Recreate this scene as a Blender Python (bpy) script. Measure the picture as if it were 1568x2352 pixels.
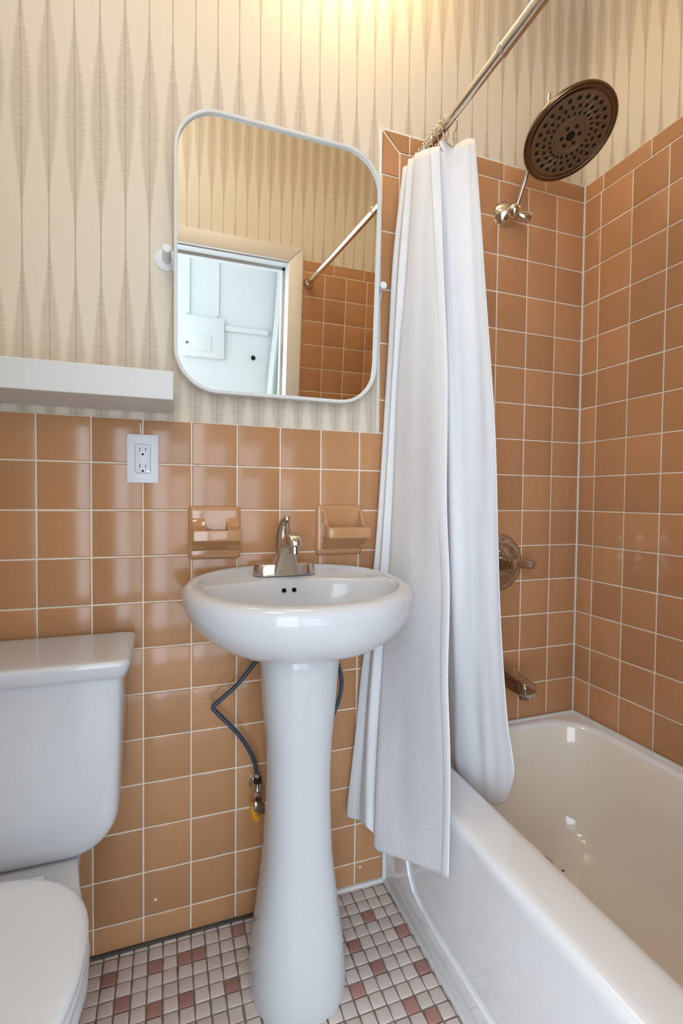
import bpy, bmesh, math, random
from mathutils import Vector, Matrix, noise as mnoise
random.seed(7)
PI = math.pi
for o in list(bpy.data.objects): bpy.data.objects.remove(o)
SC = bpy.context.scene
COL = SC.collection

# ------------------------------------------------------------------ camera
cam_d = bpy.data.cameras.new('camera'); cam = bpy.data.objects.new('camera', cam_d); COL.objects.link(cam)
cam_d.sensor_fit = 'VERTICAL'; cam_d.sensor_height = 36.0; cam_d.lens = 36.0 * 1129.1 / 2352.0
cam_d.clip_start = 0.02; cam_d.clip_end = 50
cr = Vector((0.941374, -0.337205, 0.010410)); cdn = Vector((-0.000045, -0.030982, -0.999520)); cf = Vector((0.337365, 0.940921, -0.029181))
M3 = Matrix((cr, -cdn, -cf)).transposed()
cam.matrix_world = Matrix.Translation((0.26966, -1.25472, 1.09178)) @ M3.to_4x4()
SC.camera = cam

# ------------------------------------------------------------------ world, exposure
SC.view_settings.view_transform = 'Standard'; SC.view_settings.look = 'None'
SC.view_settings.exposure = 0.62; SC.view_settings.gamma = 1.0; SC.view_settings.use_curve_mapping = False
W = bpy.data.worlds.new('world'); SC.world = W; W.use_nodes = True
W.node_tree.nodes['Background'].inputs[0].default_value = (0.75, 0.88, 1.0, 1)
W.node_tree.nodes['Background'].inputs[1].default_value = 0.6

def area(name, loc, rot, sx, sy, power, col):
    l = bpy.data.lights.new(name, 'AREA'); l.shape = 'RECTANGLE'; l.size = sx; l.size_y = sy; l.energy = power; l.color = col
    o = bpy.data.objects.new(name, l); COL.objects.link(o); o.location = loc; o.rotation_euler = rot
    return o
HALL_POWER = 41.0      # daylight at the hall window; also scales the added hall fills
FILL_LAMP_POWER = 7.5      # ceiling lamp added as bathroom fill
WALL_LAMP = 18.0
# daylight at window_1; the low and end windows are added, unseen, as fill lights
DAY = (0.74, 0.87, 1.0)
area('hall_daylight', (-.42, -2.405, 1.22), (PI/2, 0, 0), 1.40, 2.28, HALL_POWER, DAY)
area('hall_low_fill', (.88, -2.405, .80), (PI/2, 0, 0), 1.00, 1.36, HALL_POWER*.24, DAY)
area('hall_end_fill', (-1.17, -1.86, 1.35), (0, -PI/2, 0), 2.0, 0.95, HALL_POWER*.18, DAY)

# ------------------------------------------------------------------ materials
def srgb(r, g, b):
    f = lambda c: (c/12.92 if c <= .04045 else ((c+.055)/1.055)**2.4)
    return (f(r/255), f(g/255), f(b/255), 1.0)
class NT:
    def __init__(s, name):
        s.m = bpy.data.materials.new(name); s.m.use_nodes = True; s.t = s.m.node_tree; s.t.nodes.clear()
        s.out = s.t.nodes.new('ShaderNodeOutputMaterial'); s.b = s.t.nodes.new('ShaderNodeBsdfPrincipled')
        s.t.links.new(s.b.outputs[0], s.out.inputs[0])
    def n(s, typ, **kw):
        nd = s.t.nodes.new('ShaderNode' + typ)
        for k, v in kw.items(): setattr(nd, k, v)
        return nd
    def l(s, a, b): s.t.links.new(a, b)
    def val(s, sock, v):
        if hasattr(v, 'is_linked') or isinstance(v, bpy.types.NodeSocket): s.l(v, sock)
        else: sock.default_value = v
    def math(s, op, a, b=0.0, c=0.0, clamp=False):
        nd = s.n('Math', operation=op); nd.use_clamp = clamp
        s.val(nd.inputs[0], a); s.val(nd.inputs[1], b); s.val(nd.inputs[2], c)
        return nd.outputs[0]
    def mix(s, f, a, b, mode='MIX'):
        nd = s.n('Mix', data_type='RGBA', blend_type=mode)
        s.val(nd.inputs[0], f); s.val(nd.inputs[6], a); s.val(nd.inputs[7], b)
        return nd.outputs[2]
    def smooth(s, x, lo, hi):
        nd = s.n('MapRange', interpolation_type='SMOOTHSTEP')
        s.val(nd.inputs[0], x); s.val(nd.inputs[1], lo); s.val(nd.inputs[2], hi)
        return nd.outputs[0]
    def noise(s, vec, scale, detail=2.0, rough=.5):
        nd = s.n('TexNoise'); s.val(nd.inputs['Vector'], vec) if vec is not None else None
        nd.inputs['Scale'].default_value = scale; nd.inputs['Detail'].default_value = detail; nd.inputs['Roughness'].default_value = rough
        return nd.outputs[0]
    def bump(s, h, strength, dist=.001):
        nd = s.n('Bump'); nd.inputs['Strength'].default_value = strength; nd.inputs['Distance'].default_value = dist
        s.l(h, nd.inputs['Height']); s.l(nd.outputs[0], s.b.inputs['Normal'])
    def set(s, **kw):
        for k, v in kw.items(): s.val(s.b.inputs[k.replace('_', ' ')], v)
        return s
def plain(name, col, rough=.4, metal=0.0, spec=.5, coat=0.0, var=.03, nscale=18.0, bump=0.0, bscale=60.0):
    """procedural: base colour gently mottled with noise"""
    t = NT(name); tc = t.n('TexCoord'); nz = t.noise(tc.outputs['Object'], nscale, 3)
    c2 = tuple(max(0, c*(1-var*2)) for c in col[:3]) + (1,); c3 = tuple(min(1, c*(1+var)) for c in col[:3]) + (1,)
    t.set(Base_Color=t.mix(nz, c2, c3), Roughness=rough, Metallic=metal, Specular_IOR_Level=spec, Coat_Weight=coat)
    if bump: t.bump(t.noise(tc.outputs['Object'], bscale, 3), bump)
    return t.m
def tile_mat(name, col, var=.10, rough=.16, wave=.06):
    t = NT(name); tc = t.n('TexCoord'); oi = t.n('ObjectInfo'); geo = t.n('NewGeometry')
    rnd = oi.outputs['Random']
    a = tuple(c*(1-var) for c in col[:3]) + (1,); b = tuple(min(1, c*(1+var)) for c in col[:3]) + (1,)
    base = t.mix(rnd, a, b)
    sp = t.noise(geo.outputs['Position'], 55.0, 4, .7)
    base = t.mix(t.math('MULTIPLY', sp, .16), base, tuple(c*.72 for c in col[:3]) + (1,))
    t.set(Base_Color=base, Roughness=rough, Specular_IOR_Level=.42)
    t.bump(t.noise(geo.outputs['Position'], 22.0, 1.0), wave, .004)
    return t.m
def wallpaper(name, axis, off):
    t = NT(name); tc = t.n('TexCoord'); sx = t.n('SeparateXYZ'); t.l(tc.outputs['Object'], sx.inputs[0])
    u0 = sx.outputs[axis]; z = sx.outputs[2]
    u = t.math('DIVIDE', t.math('SUBTRACT', u0, off), .0518)
    cell = t.math('ROUND', u)
    d = t.math('MULTIPLY', t.math('ABSOLUTE', t.math('SUBTRACT', u, cell)), .0518)
    wn = t.n('TexWhiteNoise', noise_dimensions='1D'); t.l(cell, wn.inputs['W'])
    jit = t.math('MULTIPLY', t.math('SUBTRACT', wn.outputs[0], .5), .07)
    ph = t.math('MULTIPLY', t.math('SUBTRACT', t.math('ADD', z, jit), 1.955), 2*PI/.57)
    lens = t.math('POWER', t.math('MULTIPLY_ADD', t.math('COSINE', ph), .5, .5), 1.2)
    # fine horizontal slubs that fray the lens edges
    cm = t.n('CombineXYZ'); t.l(t.math('MULTIPLY', u0, 26.0), cm.inputs[0]); t.l(t.math('MULTIPLY', z, 420.0), cm.inputs[1])
    slub = t.noise(cm.outputs[0], 1.0, 2.0, .6)
    sl = t.math('SUBTRACT', slub, .5)
    w = t.math('ADD', t.math('MULTIPLY_ADD', lens, .0182, .0011), t.math('MULTIPLY', t.math('MULTIPLY', sl, .013), t.math('ADD', lens, .12)))
    edge = t.math('MULTIPLY_ADD', lens, .0046, .0012)
    mask = t.math('SUBTRACT', 1.0, t.smooth(d, t.math('SUBTRACT', w, edge), t.math('ADD', w, edge)))
    line = t.math('SUBTRACT', 1.0, t.smooth(d, .0004, .0026))
    dash = t.smooth(slub, .34, .62)
    base = srgb(220, 209, 190); pale = srgb(226, 216, 200); grey = srgb(182, 164, 142); dark = srgb(112, 98, 84)
    fab = t.noise(cm.outputs[0], 1.7, 1.0)
    c = t.mix(fab, base, pale)
    c = t.mix(t.math('MULTIPLY', mask, t.math('MULTIPLY_ADD', sl, .55, .47, clamp=True)), c, grey)
    c = t.mix(t.math('MULTIPLY', line, t.math('MULTIPLY_ADD', dash, .28, .13)), c, dark)
    t.set(Base_Color=c, Roughness=.62, Specular_IOR_Level=.3)
    t.bump(slub, .06, .001)
    return t.m
def cloth_mat(name, col, waffle):
    t = NT(name); tc = t.n('TexCoord'); uv = t.n('SeparateXYZ'); t.l(tc.outputs['UV'], uv.inputs[0])
    if waffle:
        a = t.math('SINE', t.math('MULTIPLY', uv.outputs[0], 2*PI*150)); b = t.math('SINE', t.math('MULTIPLY', uv.outputs[1], 2*PI*330))
        h = t.math('ADD', t.math('MULTIPLY', a, .6), t.math('MULTIPLY', b, .4))
    else:
        h = t.noise(tc.outputs['UV'], 14.0, 3)
    nz = t.noise(tc.outputs['Object'], 9.0, 3)
    t.set(Base_Color=t.mix(nz, tuple(c*.94 for c in col[:3]) + (1,), col), Roughness=.85 if waffle else .5, Specular_IOR_Level=.25)
    t.b.inputs['Subsurface Weight'].default_value = 0.0
    t.bump(h, .16 if waffle else .35, .0012 if waffle else .004)
    # thin fabric lets some light through
    tr = t.n('BsdfTranslucent'); tr.inputs[0].default_value = col
    mx = t.n('MixShader'); mx.inputs[0].default_value = .14
    t.l(t.b.outputs[0], mx.inputs[1]); t.l(tr.outputs[0], mx.inputs[2]); t.l(mx.outputs[0], t.out.inputs[0])
    return t.m
def emit(name, col, s):
    t = NT(name); t.set(Base_Color=(.9, .9, .9, 1), Roughness=.3); t.b.inputs['Emission Color'].default_value = col; t.b.inputs['Emission Strength'].default_value = s
    return t.m
def metal(name, col, rough, var=.05):
    return plain(name, col, rough, 1.0, .5, 0, var, 40.0)

TILE = tile_mat('tan_tile', srgb(188, 138, 97))
CERAMIC = plain('tan_ceramic', srgb(192, 142, 100), .10, 0, .5, .3, .02)
GROUT = plain('pale_grout', srgb(236, 224, 208), .85, 0, .2, 0, .08, 90.0)
PORC = plain('white_porcelain', srgb(205, 206, 209), .09, 0, .45, .0, .006)
TUBM = plain('cream_enamel', srgb(240, 230, 216), .12, 0, .5, .3, .015, 6.0)
ENAMEL = plain('white_enamel', srgb(240, 240, 241), .12, 0, .5, .3, .006)
WHITE = plain('white_paint', srgb(216, 216, 214), .42, 0, .4, 0, .012)
WPLAST = plain('white_plastic', srgb(228, 231, 236), .35, 0, .45, 0, .008)
CAULK = plain('white_caulk', srgb(226, 226, 222), .6, 0, .3, 0, .06, 120.0)
MOULD = plain('dark_joint', srgb(92, 84, 76), .9, 0, .1, 0, .25, 70.0)
CHROME = metal('chrome', (.58, .55, .51, 1), .07)
NICKEL = metal('brushed_nickel', (.60, .54, .47, 1), .24)
BRASSN = metal('polished_nickel', (.74, .68, .58, 1), .10)
DARKM = plain('bronze_face', srgb(112, 86, 62), .30, .0, .5, 0, .06, 25.0)
BRONZE = metal('dark_bronze', (.20, .14, .095, 1), .20)
BLACK = plain('black_rubber', srgb(22, 18, 16), .6, 0, .3)
HOSE = plain('blue_grey_hose', srgb(58, 74, 92), .35, .1, .5, 0, .25, 260.0)
YELLOW = plain('yellow_plastic', srgb(222, 150, 30), .5, 0, .4)
DARK = plain('dark_hole', srgb(20, 18, 18), .8, 0, .1)
SLOT = plain('grey_slot', srgb(110, 106, 104), .6, 0, .2)
CEIL = plain('ceiling_paint', srgb(236, 232, 224), .8, 0, .2, 0, .01)
HALLW = plain('hall_paint', srgb(231, 231, 228), .6, 0, .3, 0, .01)
CASING = plain('cream_casing', srgb(230, 224, 216), .35, 0, .4, 0, .01)
HALLF = plain('hall_wood', srgb(196, 180, 160), .4, 0, .4, 0, .15, 12.0)
CLOTH = cloth_mat('white_waffle_cloth', srgb(240, 239, 241), True)
LINER = cloth_mat('white_liner', srgb(240, 239, 241), False)
DRAPE = cloth_mat('hall_drape', srgb(238, 238, 236), False)
MIRR = plain('mirror_glass', (.90, .92, .91, 1), 0.0, 1.0, .5, 0, 0.0)
MTILE = tile_mat('pale_mosaic', srgb(214, 199, 191), .07, .32, .05)
PTILE = tile_mat('pink_mosaic', srgb(174, 128, 118), .12, .36, .05)
MGROUT = plain('mosaic_grout', srgb(152, 137, 121), .9, 0, .15, 0, .35, 30.0)
WP_X = wallpaper('wallpaper_back', 0, -.024); WP_Y = wallpaper('wallpaper_side', 1, -.0423); WP_F = wallpaper('wallpaper_front', 0, .357)
LED = emit('green_led', srgb(190, 240, 215), 1.2)

# ------------------------------------------------------------------ mesh helpers
def fin(bm, name, smooth=True, ang=38):
    me = bpy.data.meshes.new(name)
    bmesh.ops.recalc_face_normals(bm, faces=bm.faces)
    bm.to_mesh(me); bm.free()
    if smooth:
        me.polygons.foreach_set('use_smooth', [True]*len(me.polygons)); me.set_sharp_from_angle(angle=math.radians(ang))
    return me
def box_bm(x0, x1, y0, y1, z0, z1, bev=0.0, seg=2, bm=None):
    b = bmesh.new()
    bmesh.ops.create_cube(b, size=1)
    for v in b.verts: v.co = Vector(((x0+x1)/2 + v.co.x*(x1-x0), (y0+y1)/2 + v.co.y*(y1-y0), (z0+z1)/2 + v.co.z*(z1-z0)))
    if bev: bmesh.ops.bevel(b, geom=list(b.edges), offset=bev, segments=seg, profile=.5, affect='EDGES', clamp_overlap=True)
    if bm is None: return b
    t = bpy.data.meshes.new('tmp'); b.to_mesh(t); b.free(); bm.from_mesh(t); bpy.data.meshes.remove(t)
    return bm
def join(*bms):
    r = bmesh.new()
    for b in bms:
        t = bpy.data.meshes.new('tmp'); b.to_mesh(t); b.free(); r.from_mesh(t); bpy.data.meshes.remove(t)
    return r
def loft(loops, cap0=True, cap1=True, close=True):
    bm = bmesh.new(); rows = [[bm.verts.new(p) for p in lp] for lp in loops]; n = len(rows[0])
    for a, b in zip(rows, rows[1:]):
        for i in range(n if close else n-1): bm.faces.new((a[i], a[(i+1) % n], b[(i+1) % n], b[i]))
    if cap0: bm.faces.new(rows[0][::-1])
    if cap1: bm.faces.new(rows[-1])
    return bm
def frame_of(d):
    d = Vector(d).normalized(); a = d.orthogonal().normalized(); return a, d.cross(a), d
def circle(c, d, r, n=20, ry=None):
    a, b, _ = frame_of(d); c = Vector(c); ry = r if ry is None else ry
    return [c + a*(r*math.cos(2*PI*i/n)) + b*(ry*math.sin(2*PI*i/n)) for i in range(n)]
def revolve(c, d, prof, n=24):
    """prof: (distance along d, radius)"""
    c = Vector(c); d = Vector(d).normalized()
    return loft([circle(c + d*h, d, max(r, 1e-4), n) for h, r in prof])
def catmull(P, k=8, closed=False):
    P = [Vector(p) for p in P]; out = []; n = len(P)
    for i in range(n-1):
        p0 = P[max(i-1, 0)]; p1 = P[i]; p2 = P[i+1]; p3 = P[min(i+2, n-1)]
        for j in range(k):
            t = j/k; out.append(.5*((2*p1) + (p2-p0)*t + (2*p0-5*p1+4*p2-p3)*t*t + (3*p1-p0-3*p2+p3)*t**3))
    out.append(P[-1]); return out
def tube(P, r, n=12, ry=None):
    P = [Vector(p) for p in P]; m = len(P); T = [(P[min(i+1, m-1)] - P[max(i-1, 0)]).normalized() for i in range(m)]
    a = T[0].orthogonal().normalized(); L = []
    for i in range(m):
        a = (a - T[i]*a.dot(T[i])).normalized(); b = T[i].cross(a)
        rr = r[i] if isinstance(r, (list, tuple)) else r
        L.append([P[i] + a*(rr*math.cos(2*PI*j/n)) + b*(rr*math.sin(2*PI*j/n)) for j in range(n)])
    return loft(L)
def rrect(x0, x1, y0, y1, r, n=8):
    """rounded rectangle loop in 2D, n points a corner"""
    r = min(r, (x1-x0)/2-1e-4, (y1-y0)/2-1e-4); pts = []
    for cx, cy, a0 in ((x1-r, y1-r, 0), (x0+r, y1-r, PI/2), (x0+r, y0+r, PI), (x1-r, y0+r, 1.5*PI)):
        for i in range(n): a = a0 + PI/2*i/(n-1); pts.append((cx+r*math.cos(a), cy+r*math.sin(a)))
    return pts
def prism(poly, axis, a0, a1, bev=0.0, seg=2):
    """extrude a 2D polygon along an axis; poly in the other two coordinates (in x,y,z order)"""
    def P(p, a): return {0: (a, p[0], p[1]), 1: (p[0], a, p[1]), 2: (p[0], p[1], a)}[axis]
    bm = loft([[P(p, a0) for p in poly], [P(p, a1) for p in poly]])
    if bev: bmesh.ops.bevel(bm, geom=list(bm.edges), offset=bev, segments=seg, profile=.5, affect='EDGES', clamp_overlap=True)
    return bm
# ------------------------------------------------------------------ object helpers
def wloc(o):
    v = Vector((0, 0, 0))
    while o is not None: v += o.location; o = o.parent
    return v
def thing(name, label, cat, loc, group=None):
    o = bpy.data.objects.new(name, None); COL.objects.link(o); o.location = loc; o.empty_display_size = .05
    o['label'] = label; o['category'] = cat
    if group: o['group'] = group
    return o
def part(name, me, mat, parent, label=None, stuff=False, smooth=True, ang=38):
    """mesh or bmesh authored in world coordinates -> child mesh object"""
    if isinstance(me, bmesh.types.BMesh): me = fin(me, name, smooth, ang)
    bb = [v.co for v in me.vertices]
    c = Vector([(min(v[i] for v in bb)+max(v[i] for v in bb))/2 for i in range(3)])
    me.transform(Matrix.Translation(-c))
    for m in (mat if isinstance(mat, (list, tuple)) else [mat]): me.materials.append(m)
    o = bpy.data.objects.new(name, me); COL.objects.link(o)
    o.location = c - (wloc(parent) if parent else Vector((0, 0, 0))); o.parent = parent
    if label: o['label'] = label
    if stuff: o['kind'] = 'stuff'
    return o
def single(name, me, mat, label, cat, group=None, **k):
    o = part(name, me, mat, None, None, **k); o['label'] = label; o['category'] = cat
    if group: o['group'] = group
    return o
def struct(name, me, mat, label=None, smooth=False):
    """the setting stays at the origin so that its object coordinates are room coordinates"""
    if isinstance(me, bmesh.types.BMesh): me = fin(me, name, smooth)
    for m in (mat if isinstance(mat, (list, tuple)) else [mat]): me.materials.append(m)
    o = bpy.data.objects.new(name, me); COL.objects.link(o); o['kind'] = 'structure'
    if label: o['label'] = label
    return o

# ================================================================== THE ROOM
S = .11; RF = 10.61                       # wall tile pitch; rows from floor to the line under the top wainscot course
XL, XR, YF, ZC = -.56, 1.54, -1.19, 2.75
XT = .862                                 # tub apron
JL, JR, HD = .03, .81, 2.072             # door opening
zrow = lambda r: (RF - r)*S
GAP, TH = .0035, .006
_tm = {}
def tile_mesh(w, h, kind='tile'):
    """glazed tile lying in XZ, face towards -Y, cushioned edges"""
    key = (round(w, 4), round(h, 4), kind)
    if key in _tm: return _tm[key]
    e = .0022 if kind == 'tile' else .0012
    L = []
    for ins, y in ((0, TH), (0, .0013), (e*.35, .0004), (e, 0)):
        L.append([(-w/2+ins, y, -h/2+ins), (w/2-ins, y, -h/2+ins), (w/2-ins, y, h/2-ins), (-w/2+ins, y, h/2-ins)])
    me = fin(loft(L), 'tile_mesh', True, 80)
    _tm[key] = me; return me
def tile(parent, wall, a0, a1, z0, z1, mat=None, name='tile'):
    """wall: 'back','right','front'; a = X or Y range"""
    w, h = abs(a1-a0)-GAP, z1-z0-GAP
    if w < .006 or h < .006: return
    me = tile_mesh(w, h)
    if not me.materials: me.materials.append(mat or TILE)
    o = bpy.data.objects.new(name, me); COL.objects.link(o); o.parent = parent
    c, z = (a0+a1)/2, (z0+z1)/2
    t = lambda s: random.gauss(0, s)
    if wall == 'back': o.location = (c, t(.0003), z); rz = 0
    elif wall == 'right': o.location = (XR+t(.0003), c, z); rz = -PI/2
    elif wall == 'front': o.location = (c, YF+t(.0003), z); rz = PI
    else: o.location = (XL+t(.0003), c, z); rz = PI/2
    o.rotation_euler = (t(.0022), 0, rz+t(.0022))
    return o
def joined_tiles(parent, wall, spans, name='tile_field'):
    bm = bmesh.new()
    for a0, a1, z0, z1 in spans:
        w, h = abs(a1-a0)-GAP, z1-z0-GAP
        if w < .006 or h < .006: continue
        me = tile_mesh(w, h); c, z = (a0+a1)/2, (z0+z1)/2
        loc, rz = {'front': ((c, YF, z), PI), 'left': ((XL, c, z), PI/2), 'back': ((c, 0, z), 0)}[wall]
        t = bpy.data.meshes.new('t'); b = bmesh.new(); b.from_mesh(me)
        b.transform(Matrix.Translation(loc) @ Matrix.Rotation(rz, 4, 'Z')); b.to_mesh(t); b.free(); bm.from_mesh(t); bpy.data.meshes.remove(t)
    part(name, bm, TILE, parent, stuff=True, ang=80)

# floor
floor = struct('floor', box_bm(XL-.1, XR+.1, YF-1.35, .1, -.06, -.0045), MGROUT)
# walls: slabs whose face is the wallpapered plane, 6 mm behind the tile faces
wall_back = struct('wall_back', box_bm(XL-.1, XR+.1, TH, .1, -.05, ZC), WP_X)
wall_right = struct('wall_right', box_bm(XR+TH, XR+.1, -1.32, TH, -.05, ZC), WP_Y)
wall_left = struct('wall_left', box_bm(XL-.1, XL, -1.32, TH, -.05, ZC), HALLW)
wf = join(box_bm(XL-.1, JL-.018, -1.32, YF-TH, -.05, ZC), box_bm(JR+.018, XR+.1, -1.32, YF-TH, -.05, ZC), box_bm(JL-.018, JR+.018, -1.32, YF-TH, HD+.018, ZC))
me = fin(wf, 'wall_front', False); me.materials.append(WP_F); me.materials.append(HALLW)
for p in me.polygons: p.material_index = 0 if p.normal.y > .5 else 1
wall_front = bpy.data.objects.new('wall_front', me); COL.objects.link(wall_front); wall_front['kind'] = 'structure'
ceiling = struct('ceiling', box_bm(XL-.1, XR+.1, -1.32, .1, ZC, ZC+.06), CEIL)

# --- tile grounds (grout) and tiles
WT = 1.272                                 # top of the wainscot
ZR = .395                                  # tub rim
ZCAP, ZTOP = zrow(-8), 2.0985              # surround: under the cap course, top of the cap course
CAPX = .826
part('grout', box_bm(XL, .88, .0016, TH, 0, WT), GROUT, wall_back)
part('grout', box_bm(.88-.054, XR, .0016, TH, WT, ZTOP), GROUT, wall_back)
part('grout', box_bm(.88, XR, .0016, TH, .3, WT), GROUT, wall_back)
part('grout', box_bm(XR+.0016, XR+TH, YF, 0, .3, ZTOP), GROUT, wall_right)
part('grout', box_bm(.877, XR, YF-TH, YF-.0016, .3, ZTOP), GROUT, wall_front)
part('grout', box_bm(XL, JL-.065, YF-TH, YF-.0016, 0, WT), GROUT, wall_front)
rows_w = [(max(zrow(r+1), 0), min(zrow(r), WT)) for r in range(-1, 11)]
for c in range(-5, 8):
    for z0, z1 in rows_w: tile(wall_back, 'back', c*S if c > -5 else XL, min((c+1)*S, .88), z0, z1)
sur_rows = [(max(zrow(r+1), ZR-.004), zrow(r)) for r in range(-8, 7)]
for c in range(8, 14):
    for z0, z1 in sur_rows: tile(wall_back, 'back', c*S, (c+1)*S, z0, z1)
ylines = [0, -.063] + [-.063-S*i for i in range(1, 12)]; ylines = [y for y in ylines if y > YF] + [YF]
for y0, y1 in zip(ylines, ylines[1:]):
    for z0, z1 in sur_rows: tile(wall_right, 'right', y1, y0, z0, z1)
for c in range(8, 14):
    for z0, z1 in sur_rows: tile(wall_front, 'front', max(c*S, .879), (c+1)*S, z0, z1)
joined_tiles(wall_front, 'front', [(max(c*S, XL), min((c+1)*S, JL-.067), z0, z1) for c in range(-6, 1) for z0, z1 in rows_w])
# cap courses
caps = [.91, 1.068, 1.226, 1.384, XR]
for a, b in zip(caps, caps[1:]): tile(wall_back, 'back', a, b, ZCAP, ZTOP, name='cap_tile')
for a, b in zip([0, -.07, -.229, -.388, -.547, -.706, -.865, -1.024], [-.07, -.229, -.388, -.547, -.706, -.865, -1.024, YF]): tile(wall_right, 'right', b, a, ZCAP, ZTOP, name='cap_tile')
for a, b in zip([.879, 1.0335, 1.192, 1.35], [1.0335, 1.192, 1.35, XR]): tile(wall_front, 'front', a, b, ZCAP, ZTOP, name='cap_tile')
vcap = [1.978, 1.825, 1.6676, 1.5195, 1.3632, WT]
for a, b in zip(vcap, vcap[1:]): tile(wall_back, 'back', CAPX, .88, b, a, name='cap_tile')
g = GAP/2
def mitre(poly): # two mitred corner caps
    bm = loft([[(x, TH, z) for x, z in poly], [(x, .0004, z) for x, z in poly]]); bmesh.ops.bevel(bm, geom=[e for e in bm.edges], offset=.0012, segments=2, affect='EDGES'); return bm
part('cap_tile', mitre([(CAPX+g, 1.978+g), (.88-g, 1.978+g), (.88-g, ZCAP-2*g), (CAPX+g, ZTOP-3*g)]), TILE, wall_back)
part('cap_tile', mitre([(.88+g*.2, ZCAP+g), (.91-g, ZCAP+g), (.91-g, ZTOP-g), (CAPX+3*g, ZTOP-g)]), TILE, wall_back)
part('caulk', box_bm(CAPX-.007, CAPX+.001, .001, TH, WT, ZTOP+.004, .001), CAULK, wall_back)
part('caulk', box_bm(CAPX-.007, XR, .002, TH, ZTOP-.001, ZTOP+.004, .001), CAULK, wall_back)
part('caulk', box_bm(XR-.0035, XR+.001, -.0035, .002, ZR, ZTOP, .001), CAULK, wall_back)

for x, z, r in ((.2475, .105, .0045), (.786, .052, .0035)):
    part('paint_fleck', revolve((x, .0002, z), (0, -1, 0), [(0, r), (.0008, r*.9), (.0012, r*.4)], 9), CAULK, wall_back)
part('caulk_smear', tube([(.2135, -.0004, 1.262), (.2150, -.0006, 1.250), (.2155, -.0006, 1.236)], [.0012, .0018, .0018], 8), CAULK, wall_back)
# floor mosaic: individual tiles where the photograph shows them, the rest joined
PX, PY, X0, Y0 = .0326, .0342, .1011, -.0155
ACC = {(1, 1), (4, 1), (6, 1), (7, 1), (2, 3), (4, 4), (6, 4), (9, 4), (10, 0), (0, 5), (20, 2), (23, 1), (22, 4), (18, 4), (19, 6), (22, 7), (17, 7), (20, 9), (21, 10), (5, 7), (9, 8), (12, 6), (13, 3), (1, 8)}
mosaic_me = {}
def mosaic_mesh(w, h, mat):
    k = (round(w, 4), round(h, 4), mat.name)
    if k not in mosaic_me:
        L = [[(x, y, z) for x, y in ((-w/2+i, -h/2+i), (w/2-i, -h/2+i), (w/2-i, h/2-i), (-w/2+i, h/2-i))] for i, z in ((0, -.0045), (0, -.0012), (.0012, -.0002), (.0028, .0002))]
        m = fin(loft(L), 'mosaic', True, 70); m.materials.append(mat); mosaic_me[k] = m
    return mosaic_me[k]
rest = bmesh.new(); restp = bmesh.new()
rr = random.Random(5)
for i in range(-20, 24):
    for j in range(-1, 35):
        xa, xb = X0+PX*i, X0+PX*(i+1); ya, yb = Y0-PY*(j+1), Y0-PY*j
        xb = min(xb, XT); yb = min(yb, -.003); ya = max(ya, YF); xa = max(xa, XL)
        w, h = xb-xa-.0036, yb-ya-.0036
        if w < .006 or h < .006: continue
        seen = 0 <= i and j < 11 and not (8 < i < 15 and j > 5)
        acc = (i, j) in ACC if (i >= 0 and j < 11) else rr.random() < .11
        mat = PTILE if acc else MTILE
        cx, cy = (xa+xb)/2 + rr.gauss(0, .0003), (ya+yb)/2 + rr.gauss(0, .0003)
        if seen:
            o = bpy.data.objects.new('mosaic_tile', mosaic_mesh(w, h, mat)); COL.objects.link(o); o.parent = floor
            o.location = (cx, cy, rr.gauss(0, .0003)); o.rotation_euler = (rr.gauss(0, .008), rr.gauss(0, .008), rr.gauss(0, .012))
        else:
            b = restp if acc else rest
            v = [[b.verts.new((cx+sx*(w/2-q), cy+sy*(h/2-q), z)) for sx, sy in ((-1, -1), (1, -1), (1, 1), (-1, 1))] for q, z in ((0, -.0045), (.0012, 0))]
            b.faces.new(v[1])
            for k in range(4): b.faces.new((v[0][k], v[0][(k+1) % 4], v[1][(k+1) % 4], v[1][k]))
part('mosaic_field', rest, MTILE, floor, stuff=True); part('mosaic_field', restp, PTILE, floor, stuff=True)
part('joint', box_bm(XL, .68, -.008, .003, -.004, .006, .002), MOULD, floor, 'dark mouldy joint at the foot of the tiles')
part('caulk', box_bm(.655, XT, -.010, .003, -.004, .008, .003), CAULK, floor, 'white caulk bead at the foot of the tiles')

# --- doorway
trim = bpy.data.objects.new('trim_1', fin(join(
    prism([(JR, 0), (JR+.066, 0), (JR+.066, HD+.071), (JR, HD+.004)], 1, YF-TH, YF+.014, .003),
    prism([(JL-.066, 0), (JL, 0), (JL, HD+.004), (JL-.066, HD+.071)], 1, YF-TH, YF+.014, .003),
    prism([(JL, HD+.005), (JR, HD+.005), (JR+.066, HD+.072), (JL-.066, HD+.072)], 1, YF-TH, YF+.014, .003)), 'trim_1'))
COL.objects.link(trim); trim['kind'] = 'structure'; trim.data.materials.append(CASING); trim['label'] = 'cream door casing seen in the mirror'
trim2 = struct('trim_2', join(box_bm(JR, JR+.018, -1.335, YF-TH, 0, HD), box_bm(JL-.018, JL, -1.335, YF-TH, 0, HD), box_bm(JL-.018, JR+.018, -1.335, YF-TH, HD, HD+.018),
    box_bm(JR-.012, JR, -1.30, -1.265, 0, HD), box_bm(JL, JR, -1.30, -1.265, HD-.012, HD)), WHITE, 'white door jamb and stop')
part('hinge', join(box_bm(JR-.002, JR+.001, -1.262, -1.232, 1.62, 1.72, .0006)), NICKEL, trim2)
door = struct('door_1', box_bm(JR+.03, JR+.66, -1.375, -1.34, .01, 2.05, .003), WHITE, 'white door folded back in the hall')
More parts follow.
